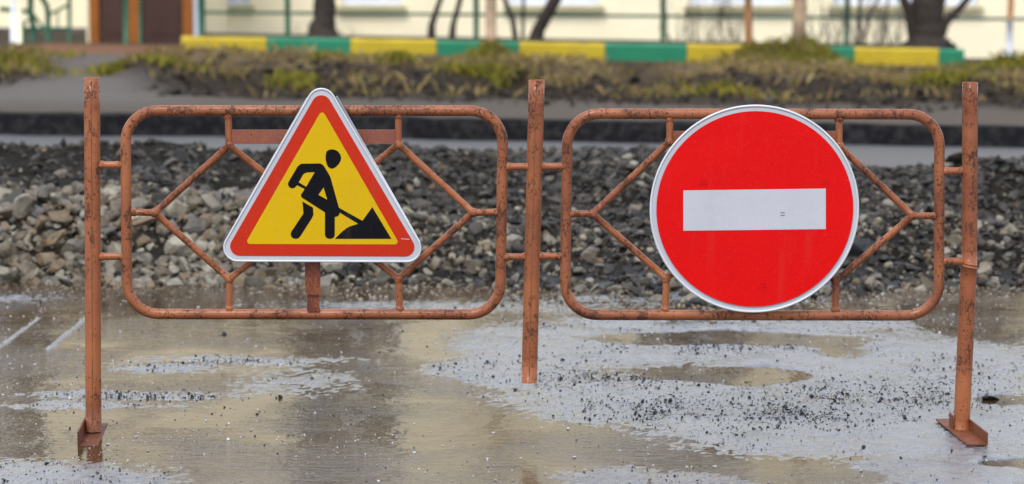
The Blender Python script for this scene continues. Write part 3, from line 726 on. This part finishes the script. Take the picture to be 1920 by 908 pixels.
sheet('figure_leg', [Zp([(204, 509), (289, 559), (293, 612), (282, 642), (186, 792), (172, 806), (152, 812), (130, 808), (114, 795), (108, 776), (112, 757), (212, 607)])], SY - .0028, 'film_black', tri_root)
sheet('spoil_heap', [Zp([(770, 555), (925, 812), (467, 812), (492, 786), (522, 757), (556, 729), (585, 712), (618, 702), (655, 690), (508, 600), (500, 560), (690, 666)])], SY - .0028, 'film_black', tri_root)
sheet('print_mark', [[P(752, 447.2, SY), P(752, 448.4, SY), P(768, 449.4, SY), P(768, 448.0, SY)]], SY - .0028, 'film_white', tri_root)

cir_root = empty('no_entry_sign', P(1414.5, 589, SY))
tag(cir_root, 'round red no entry sign with white bar and pale rim on the right panel', 'road sign')
cc = P(1414.5, 392.5, SY); rr0 = (P(1611, 392, SY) - P(1218, 392, SY)).length / 2
def circ(r, n=96, dx=0, dz=0): return [Vector((cc.x + dx + r * math.cos(2 * math.pi * k / n), SY, cc.z + dz + r * math.sin(2 * math.pi * k / n))) for k in range(n)]
mk('plate', *prism(circ(rr0 - .002), SY, SY + .003), M['film_white'], cir_root)
mk('rim', *tube(circ(rr0 - .004), .004, 8, closed=True), M['sign_metal'], cir_root, True)
sheet('red_disc', [circ(rr0 * 184.5 / 196.5, dx=.001)], SY - .0042, 'film_red', cir_root)
bar_pts = [(1281, 357), (1548, 353.5), (1548, 429.5), (1281, 432.5)]
sheet('white_bar', [[P(x, y, SY) for x, y in reversed(bar_pts)]], SY - .0050, 'film_white', cir_root)
for yy in (397.5, 402.5):
    sheet('print_mark', [[P(1463, yy, SY), P(1463, yy + 2, SY), P(1471, yy + 2, SY), P(1471, yy, SY)]], SY - .0056, 'film_mark', cir_root)

for sx, sy in ((1318, 342), (1546, 342), (1429, 535)):      # faint stamps in the red film
    for dx, dy, w in ((-4, -4, 4), (2, -4, 4), (-7, 2, 3), (-2, 2, 3), (3, 2, 4)):
        sheet('print_mark', [[P(sx + dx, sy + dy, SY), P(sx + dx, sy + dy + 3.5, SY), P(sx + dx + w, sy + dy + 3.5, SY), P(sx + dx + w, sy + dy, SY)]], SY - .0049, 'film_red_dark', cir_root)

# ------------------------------------------------------------------ kerb of painted stones
KY = 31.6
kerb = empty('kerb', (0, KY, 0)); tag(kerb, 'kerb of stones painted yellow and green in turn along the far verge', kind='structure')
edges = [340, 500, 657, 818, 973, 1133, 1287, 1447, 1600, 1758, 1806]
def kstone(w):
    h, d, e = .34, .17, .022; V = []; n = 9
    prof = [(-d / 2, 0), (-d / 2, h - e), (-d / 2 + e, h), (d / 2, h), (d / 2, 0)]; rr = random.Random(int(w * 1000))
    for i in range(n):
        x = -w / 2 + w * i / (n - 1)
        for y, z in prof: V.append((x, y + rr.uniform(-.003, .003), z + (rr.uniform(-.004, .004) if z > 0 else 0)))
    k = len(prof); Fc = [(i * k + j, (i + 1) * k + j, (i + 1) * k + (j + 1) % k, i * k + (j + 1) % k) for i in range(n - 1) for j in range(k)]
    Fc += [tuple(range(k)), tuple((n - 1) * k + j for j in reversed(range(k)))]
    me = bpy.data.meshes.new('kerb_stone'); me.from_pydata(V, [], Fc); return me
k_y, k_g = kstone(1.0), kstone(1.0); k_y.materials.append(M['kerb_yellow']); k_g.materials.append(M['kerb_green'])
for i in range(10):
    e0, e1 = edges[i], edges[i + 1]; topr = 68 + (92 - 68) * ((e0 + e1) / 2 - 340) / 1466
    p = P((e0 + e1) / 2, topr, KY); w = (e1 - e0) * p.y / F / 1.0 - .008
    o = bpy.data.objects.new('kerb_stone', k_y if i % 2 == 0 else k_g); col.objects.link(o); o.parent = kerb
    o.location = (p.x, 0, p.z - .34 + rng.uniform(-.005, .005)); o.scale = (w, 1, 1); o.rotation_euler = (0, R(.94), rng.uniform(-.004, .004))

# ------------------------------------------------------------------ school-like building behind the fence
WY0 = 38.0
bld = empty('building', (2, WY0, -.5)); tag(bld, 'long two storey cream plastered building across the background', 'building')
def W(px, py): return P(px, py, WY0)
x0, x1 = W(-900, 0).x, 14.0
# walls as strips between the window openings: openings listed as (x0, x1, z0, z1)
low = [(a, c) for a, c in ((W(640, 0).x, W(755, 0).x), (W(952, 0).x, W(1125, 0).x), (W(1290, 0).x, W(1480, 0).x), (W(1560, 0).x, W(1835, 0).x), (W(2010, 0).x, W(2200, 0).x), (W(380, 0).x, W(470, 0).x))]
zs = .29
holes = [(a, c, zs, zs + 1.55) for a, c in low] + [(a, a + 1.6, z0, z0 + 1.75) for a in (-11.5, -8.3, -3.2, 1.75, 5.6, 9.2) for z0 in (3.9, 6.4)]  # top row of windows added out of view to darken the puddle's reflection
gx = sorted({x0, x1, *[h[0] for h in holes], *[h[1] for h in holes]}); gz = sorted({-1.0, 8.9, *[h[2] for h in holes], *[h[3] for h in holes]})
ms = []
for i in range(len(gx) - 1):
    for j in range(len(gz) - 1):
        mx, mz = (gx[i] + gx[i + 1]) / 2, (gz[j] + gz[j + 1]) / 2
        if any(h[0] < mx < h[1] and h[2] < mz < h[3] for h in holes): continue
        ms.append(([(gx[i], WY0, gz[j]), (gx[i + 1], WY0, gz[j]), (gx[i + 1], WY0, gz[j + 1]), (gx[i], WY0, gz[j + 1])], [(0, 1, 2, 3)]))
mk('wall', *join(*ms), M['wall_cream'], bld)
mk('wall', *box2(x0, x1, WY0 + .45, WY0 + 9, -1, 8.89), M['wall_cream'], bld)
ov = mk('roof', [(x0 - .5, WY0 - .6, 8.85), (x1 + .5, WY0 - .6, 8.85), (x1 + .5, WY0 + 9.6, 8.85), (x0 - .5, WY0 + 9.6, 8.85), (x0 + 1, WY0 + 4.5, 10.2), (x1 - 1, WY0 + 4.5, 10.2)], [(0, 1, 5, 4), (1, 2, 5), (2, 3, 4, 5), (3, 0, 4), (0, 3, 2, 1)], M['roof_brown'], bld)
mk('plinth', *box2(x0 + .01, W(168, 0).x, WY0 - .06, WY0 + .1, -1, W(100, 52).z), M['plinth_dark'], bld)
for a, c, z0, z1 in holes:
    w = mk('window', *join(box2(a + .001, c - .001, WY0 + .06, WY0 + .14, z0 + .001, z0 + .07), box2(a + .001, c - .001, WY0 + .06, WY0 + .14, z1 - .07, z1 - .001),
           box2(a + .001, a + .07, WY0 + .062, WY0 + .138, z0 + .07, z1 - .07), box2(c - .07, c - .001, WY0 + .062, WY0 + .138, z0 + .07, z1 - .07),
           box2((a + c) / 2 + .12, (a + c) / 2 + .2, WY0 + .064, WY0 + .136, z0 + .07, z1 - .07)), M['white_paint'], bld)
    for q0, q1 in ((a + .07, (a + c) / 2 + .12), ((a + c) / 2 + .2, c - .07)):
        mk('pane', *box2(q0, q1, WY0 + .09, WY0 + .1, z0 + .07, z1 - .07), M['window_glass'], w)
    if z0 < 1: mk('blind', *box2(a + .07, c - .07, WY0 + .078, WY0 + .084, z0 + .07, z0 + .7), M['curtain_white'], w)
    mk('sill', *box2(a - .06, c + .06, WY0 - .10, WY0 + .05, z0 - .07, z0 - .002), M['sill_tan'], w)
# entrance porch with brown doors in an orange frame
EY = 34.4
por = empty('entrance_porch', P(268, 86, EY)); tag(por, 'entrance porch with brown double doors in an orange wooden frame', 'porch')
def E(px, py=0): return P(px, py, EY)
zb, zt = E(268, 87).z, E(268, 87).z + 2.5
mk('wall', *box2(E(158).x, E(372).x, EY + .14, WY0 - .01, zb - .3, zt + .5), M['wall_cream'], por)
mk('canopy', *box2(E(120).x, E(400).x, EY - 1.1, WY0 - .02, zt + .505, zt + .66), M['roof_brown'], por)
for a, c in ((167, 184.5), (343, 362)): mk('frame_post', *box2(E(a).x, E(c).x, EY - .02, EY + .12, zb, zt), M['orange_wood'], por)
mk('frame_head', *box2(E(184.6).x, E(342.9).x, EY - .018, EY + .118, zt - .1, zt - .002), M['orange_wood'], por)
mk('mullion', *box2(E(240).x, E(264).x, EY - .01, EY + .10, zb, zt - .101), M['orange_wood'], por)
for a, c in ((184.6, 239.9), (264.1, 342.9)):
    d = mk('door', *box2(E(a).x, E(c).x, EY + .03, EY + .08, zb, zt - .101), M['door_brown'], por)
    hx = E(c - 8 if a < 200 else a + 8).x; mk('handle', *tube([(hx, EY - .03, zb + .95), (hx, EY - .03, zb + 1.2)], .012, 8), M['sign_metal'], d)
    wdt = E(c).x - E(a).x
    mk('door_panel', *box2(E(a).x + .08, E(c).x - .08, EY + .018, EY + .029, zb + .15, zb + .95), M['door_brown'], d)
mk('side_strip', *box2(E(362.1).x, E(371).x, EY + .0, EY + .13, zb - .2, zt), M['curtain_white'], por)
mk('step', *box2(E(60).x, E(345).x, EY - 1.4, EY - .03, zb - .35, zb - .004), M['tile_red'], por)
def pole(name, pts, Y, r, mat, label, cat, parent=None, top=None):
    path = [P(*p, Y) for p in pts]
    if top: path.append(Vector((path[-1].x, Y, top)))
    o = mk(name, *tube(path, r, 10), M[mat], parent, True, None if parent else path[0])
    if label: tag(o, label, cat)
    return o
pole('canopy_post', [(236, 90), (236, 0)], 33.3, .032, 'green_paint', None, None, por, 2.8)
pole('canopy_post', [(263, 88), (263, 0)], 34.0, .022, 'green_paint', None, None, por, 2.8)
# handrail at the far left
hr = empty('handrail', P(85, 84, 34)); tag(hr, 'bent green tube handrail left of the brown doors', 'handrail')
for pts, r in (([(44, 84), (44, 42), (58, 38)], .022), ([(60, 84), (64, 55), (57, 25), (58, -40)], .04), ([(90, 84), (90, 28), (88, 12), (72, -15), (60, -40)], .036), ([(130, 84), (130, 0), (130, -40)], .026), ([(0, 17), (55, 22)], .03), ([(44, 54), (130, 54)], .022), ([(92, 28), (130, 8)], .018), ([(58, 22), (88, 60)], .02), ([(108, 54), (108, 18)], .012)):
    mk('rail', *tube([P(x, y, 34) for x, y in pts], r, 8), M['green_paint'], hr, True)
pole('pole', [(25, 88), (25, 0)], 33.4, .032, 'white_paint', 'thin white pole at the far left beside the green handrail', 'pole', None, 3.2)
pole('pole', [(36, 86), (36, 0)], 33.0, .03, 'wall_cream', 'thin cream pole beside the thin white pole at far left', 'pole', None, 2.9)
# fence
FY = 34.0
fen = empty('fence', (2, FY, -.1)); tag(fen, 'green painted steel fence with slim posts and rails before the cream building', 'fence')
posts = [(379, 78), (540, 80), (893, 84), (1243, 88), (1587, 90), (1935, 96)]
for x, y in posts:
    p = P(x, y + 12, FY); mk('post', *tube([p, Vector((p.x, FY, p.z + .5)), Vector((p.x, FY, p.z + 1.6))], .036 if x > 379 else .045, 8), M['green_paint'], fen, True)
for i in range(len(posts) - 1):
    for d in (0, .86):
        A = P(posts[i][0], 24 + 12 * (posts[i][0] - 450) / 1450, FY); Cc = P(posts[i + 1][0], 24 + 12 * (posts[i + 1][0] - 450) / 1450, FY)
        A.z += d; Cc.z += d; mk('rail', *tube([A + Vector((.037, 0, 0)), Cc - Vector((.037, 0, 0))], .019, 8), M['green_paint'], fen, True)

# ------------------------------------------------------------------ trees
def grow(start, direc, length, rad, depth, r, V, Fc, spread=.55, minr=.004):
    n = 5; pts = [Vector(start)]; d = Vector(direc).normalized(); rads = [rad]
    for i in range(n):
        d = (d + Vector((r.gauss(0, .13), r.gauss(0, .13), r.gauss(.05, .08)))).normalized()
        pts.append(pts[-1] + d * length / n); rads.append(rad * (1 - .45 * (i + 1) / n))
    v, f = tube(pts, rads, 6 if rad > .03 else 4 if rad > .01 else 3, caps=False); k = len(V); V += v; Fc += [tuple(a + k for a in q) for q in f]
    if depth == 0: return
    for i in range(r.choice((3, 4, 4))):
        j = r.randint(2, n); ax = Vector((r.gauss(0, 1), r.gauss(0, 1), r.gauss(0, .5))).normalized()
        nd = (d + ax * spread * r.uniform(.7, 1.5) + Vector((0, 0, .15))).normalized()
        grow(pts[j], nd, length * r.uniform(.58, .78), max(rads[j] * r.uniform(.5, .7), minr), depth - 1, r, V, Fc, spread, minr)
def tree(name, stems, Y, mat, label, seed, depth=4, hgt=1.5, cat='tree', side=None, upmat=None, spread=.55):
    base = P(stems[0][0][0], stems[0][0][1], Y); root = empty(name, base); tag(root, label, cat)
    r = random.Random(seed); V, Fc = [], []
    for st in stems:
        pts = [P(x, y, Y + dy) for x, y, w, dy in st]; rad = [w / 2 * Y / F for x, y, w, dy in st]
        pts[0].z = min(pts[0].z, ground_z(pts[0].x, Y)) - .08 if len(st) > 2 else pts[0].z
        d = (pts[-1] - pts[-2]).normalized(); d = (d * .6 + Vector((0, 0, .6))).normalized()
        nm = 'trunk'
        dense = [pts[0]]; dr = [rad[0]]
        for i in range(1, len(pts)):
            for k in range(1, 5):
                dense.append(pts[i - 1].lerp(pts[i], k / 4) + Vector((r.gauss(0, .04), r.gauss(0, .04), 0)) * (rad[i] if k < 4 else 0)); dr.append(rad[i - 1] + (rad[i] - rad[i - 1]) * k / 4)
        mk(nm, *tube(dense, dr, 10), M[mat], root, True)
        grow(pts[-1] - d * .02, d, hgt, rad[-1] * .97, depth, r, V, Fc, spread)
    if V: mk('crown', V, Fc, M[upmat or mat], root, True)
    return root
tree('bare_tree', [[(604, 88, 92, 0), (605, 72, 66, 0), (604, 54, 52, 0), (609, 34, 40, 0), (612, 10, 36, 0), (612, -20, 32, 0)], [(596, 60, 14, .1), (592, 20, 10, .1), (594, -20, 9, .1)]], 33.3, 'bark_dark', 'dark thick bare trunk with broad base behind second kerb stone, above the triangular sign', 21, 4, 1.9)
tree('bare_tree', [[(806, 76, 20, 0), (810, 45, 13, 0), (822, 10, 10, 0), (832, -20, 10, 0)]], 33.3, 'bark_dark', 'slim dark trunk leaning right, left one of a pair left of the pale trunk', 22, 4, 1.4)
tree('bare_tree', [[(846, 76, 16, 0), (850, 45, 11, 0), (860, 10, 10, 0), (868, -20, 9, 0)]], 33.3, 'bark_dark', 'slim dark trunk leaning right, the one nearer the pale trunk of the pair', 23, 4, 1.4)
tree('bare_tree', [[(1000, 76, 34, 0), (1010, 55, 24, 0), (1030, 20, 24, 0), (1052, -20, 22, 0)], [(968, 76, 12, .1), (962, 40, 10, .1), (948, 5, 9, .1), (940, -20, 8, .1)], [(980, 74, 7, .2), (981, 30, 6, .2), (982, -20, 6, .2)]], 33.3, 'bark_dark', 'dark forked tree of leaning stems just right of the pale trunk', 24, 4, 1.5)
tree('bare_tree', [[(1740, 98, 120, 0), (1739, 84, 84, 0), (1738, 66, 58, 0), (1738, 40, 54, 0), (1734, 8, 50, 0), (1730, -25, 38, 0)], [(1722, 54, 28, 0), (1706, 24, 22, 0), (1690, -10, 16, 0), (1682, -25, 16, 0)], [(1750, 64, 30, 0), (1772, 42, 19, 0), (1800, 15, 14, 0), (1822, -10, 12, 0)], [(1745, 45, 30, .05), (1760, 15, 22, .05), (1768, -25, 20, .05)]], 33.3, 'bark_dark', 'big dark forked tree trunk behind the last yellow kerb stone at right', 25, 4, 1.7)
tree('bush', [[(1610, 90, 9, 0), (1612, 55, 8, 0), (1611, 20, 7, 0), (1616, -20, 6, 0)], [(1611, 56, 7, .05), (1630, 30, 6, .05), (1648, -5, 5, .05), (1652, -20, 5, .05)], [(1680, 70, 4, .1), (1660, 40, 4, .1), (1668, -15, 4, .1)]], 34.8, 'bark_dark', 'thin dark forking stems of a bush beside the green fence post left of big tree', 26, 4, 1.0, 'bush')
def twigs(px0, px1, n, Y, label, seed, py=84, h=(.35, .9)):
    r = random.Random(seed); base = P((px0 + px1) / 2, py, Y); V, Fc = [], []
    for i in range(n):
        p = P(r.uniform(px0, px1), py, Y + r.uniform(-.3, .3)); p.z = ground_z(p.x, p.y) - .02; q = [p]
        for k in range(4): q.append(q[-1] + Vector((r.gauss(0, .06), r.gauss(0, .04), r.uniform(*h) / 4)))
        v, f = tube(q, [.006, .005, .004, .003, .002], 3, caps=False); k0 = len(V); V += v; Fc += [tuple(a + k0 for a in c) for c in f]
    tag(mk('bush', V, Fc, M['bark_dark'], None, True, base), label, 'bush')
twigs(1255, 1395, 60, 33.6, 'thin leafless twigs of a bush left of the slim orange brown trunk', 31, 90)
twigs(1515, 1690, 70, 33.4, 'thin leafless twigs of a bush between pale trunk and big dark tree', 32, 92)
twigs(560, 650, 60, 34.6, 'low reddish brown twigs round the broad dark trunk above triangular sign', 33, 82, (.12, .4))
for (px, py, Yt, hw, mt), lab, sd in zip(PALE, ('slim pale tan trunk on a grassy mound left of the middle post', 'slim orange brown trunk on a low mound before the kerb', 'thicker pale tan trunk on the widest grassy mound', 'slim trunk whitewashed at its foot at the far right edge'), (41, 42, 43, 44)):
    x_up = {920: 921, 1404: 1402, 1498: 1500, 1893: 1896}[px]
    st = [(px, py + 14, hw * 2.4, 0), (px, py - 10, hw * 2, 0), ((px + x_up) / 2, 30, hw * 1.9, 0), (x_up, -60, hw * 1.75, 0)]
    if px == 1893: st = [(1890, 124, 20, 0), (1892, 95, 15, 0), (1894, 36, 12.5, 0)]
    rt_ = empty('young_tree', P(px, py, Yt)); tag(rt_, lab, 'tree'); r = random.Random(sd); V, Fc = [], []
    pts = [P(x, y, Yt) for x, y, w, d in st]; rd = [w / 2 * Yt / F for x, y, w, d in st]
    pts[0].z = ground_z(pts[0].x, Yt) - .06
    mk('trunk', *tube(pts, rd, 12), M[mt], rt_, True)
    up = [pts[-1], pts[-1] + Vector((.02, 0, 1.2)), pts[-1] + Vector((.06, 0, 2.6)), pts[-1] + Vector((.03, 0, 4.2))]
    mk('upper_trunk', *tube(up, [rd[-1], rd[-1] * .9, rd[-1] * .7, rd[-1] * .4], 10), M['bark_orange' if px in (1404, 1893) else 'bark_pale'], rt_, True)
    for i in range(14):
        t_ = r.uniform(.28, 1); p = up[0].lerp(up[3], t_); a = r.uniform(0, 6.28)
        grow(p, (math.cos(a), math.sin(a), .8), .9 * (1.15 - t_ * .6), .012, 2, r, V, Fc, .5, .003)
    mk('crown', V, Fc, M['bark_dark'], rt_, True)

# ------------------------------------------------------------------ grass on the bank (one mass each)
def blades(n, fx, fy, h, mask=None):
    x, y = fx(n), fy(n)
    if mask is not None: k = mask(x, y); x, y = x[k], y[k]
    n = len(x); z = terrain(x, y, False); hh = rng.uniform(*h, n); a = rng.uniform(0, 6.28, n); w = rng.uniform(.006, .014, n)
    lx, ly = rng.normal(0, .5, n) * hh, rng.normal(-.2, .5, n) * hh
    ox, oy = np.cos(a) * w, np.sin(a) * w
    V = np.stack([np.stack([x - ox, y - oy, z - .01], -1), np.stack([x + ox, y + oy, z - .01], -1), np.stack([x + lx * .4 + ox * .6, y + ly * .4 + oy * .6, z + hh * .7], -1), np.stack([x + lx, y + ly, z + hh], -1)], 1).reshape(-1, 3)
    b0 = np.arange(n)[:, None] * 4
    return V, np.concatenate([b0 + np.array([[0, 1, 2]]), b0 + np.array([[0, 2, 3]])], 0)
def notpath(x, y):
    g0 = 1.3 * pathf(x, y) + .8 * np.exp(-((x - 1.2) / .4) ** 2)
    return (rng.random(len(x)) > g0) & (fbm(x * 1.5, y * 1.5, 161, 3) > .1)
V, Fc = blades(13000, lambda n: rng.uniform(-6.2, 6.2, n), lambda n: 24.1 + np.abs(rng.normal(0, 2.3, n)), (.03, .10), lambda x, y: notpath(x, y) & (y < 31.4))
tag(link('dry_grass', np_mesh('dry_grass', V, Fc, M['grass_dry'])), 'short dry yellow grass over the top of the far bank', kind='stuff')
parts_V, parts_F, off = [], [], 0
for (px, py, Yg, rx, ry, n) in ((250, 128, 24.6, .16, .10, 900), (225, 124, 24.9, .10, .1, 300), (552, 150, 23.6, .09, .12, 500), (640, 110, 25.5, .15, .1, 250), (745, 120, 25, .1, .1, 250), (905, 135, 24.3, .18, .1, 400), (1530, 98, 30.4, .4, .25, 900), (905, 90, 30.5, .22, .15, 500), (1400, 96, 30.5, .25, .15, 400), (1890, 122, 30.4, .3, .2, 800), (15, 95, 30.0, .3, .3, 700), (20, 150, 24.5, .25, .2, 500), (1770, 150, 24.4, .2, .1, 300), (1340, 170, 23.4, .25, .15, 300), (330, 135, 24.2, .2, .1, 200)):
    c0 = P(px, py, Yg)
    v, f = blades(n, lambda k: rng.normal(c0.x, rx, k), lambda k: rng.normal(Yg, ry, k), (.03, .11)); parts_V.append(v); parts_F.append(f + off); off += len(v)
tag(link('green_grass', np_mesh('green_grass', np.concatenate(parts_V), np.concatenate(parts_F), M['grass_green'])), 'fresh yellow green grass tufts on the far bank and mounds', kind='stuff')

# clods of dark earth along the face of the bank
n = 3800
ex = rng.uniform(-6.0, 6.0, n); ey = rng.normal(23.4, .75, n); es = np.clip(rng.lognormal(math.log(.018), .6, n), .006, .08)
k = (ey > 21.6) & (ey < 25.2) & (rng.random(n) > 1.2 * pathf(ex, ey)); ex, ey, es = ex[k], ey[k], es[k]
v, f = scatter(PEBS, np.stack([ex, ey, terrain(ex, ey, False) + es * .25], -1), es)
tag(link('earth_clods', np_mesh('earth_clods', v, f, M['earth'])), 'dark clods of earth and stones along the face of the far bank', kind='stuff')
V, Fc = blades(2600, lambda n: rng.uniform(-5.5, 5.5, n), lambda n: rng.uniform(22.6, 24.3, n), (.03, .12), lambda x, y: (fbm(x * 2.2, y * 2.2, 171, 3) > .12) & (pathf(x, y) < .3))
tag(link('bank_tufts', np_mesh('bank_tufts', V, Fc, M['grass_dry'])), 'dry tufts hanging on the dark face of the far bank', kind='stuff')

n = 9000
ex = rng.uniform(-5.0, 5.0, n); ey = rng.uniform(15.2, 21.5, n); es = np.clip(rng.lognormal(math.log(.009), .6, n), .004, .05)
k = (fbm(ex * 1.2, ey * 1.0, 181, 3) + .5 * (17.2 - ey) / 2 > .05) & ((ey < 19.7) | (ey > 20.2)); ex, ey, es = ex[k], ey[k], es[k]
v, f = scatter(PEBS, np.stack([ex, ey, terrain(ex, ey, False) + es * .25], -1), es)
tag(link('roadbed_gravel', np_mesh('roadbed_gravel', v, f, M['stone_dark'])), 'loose dark gravel scattered over the stripped road bed', kind='stuff')
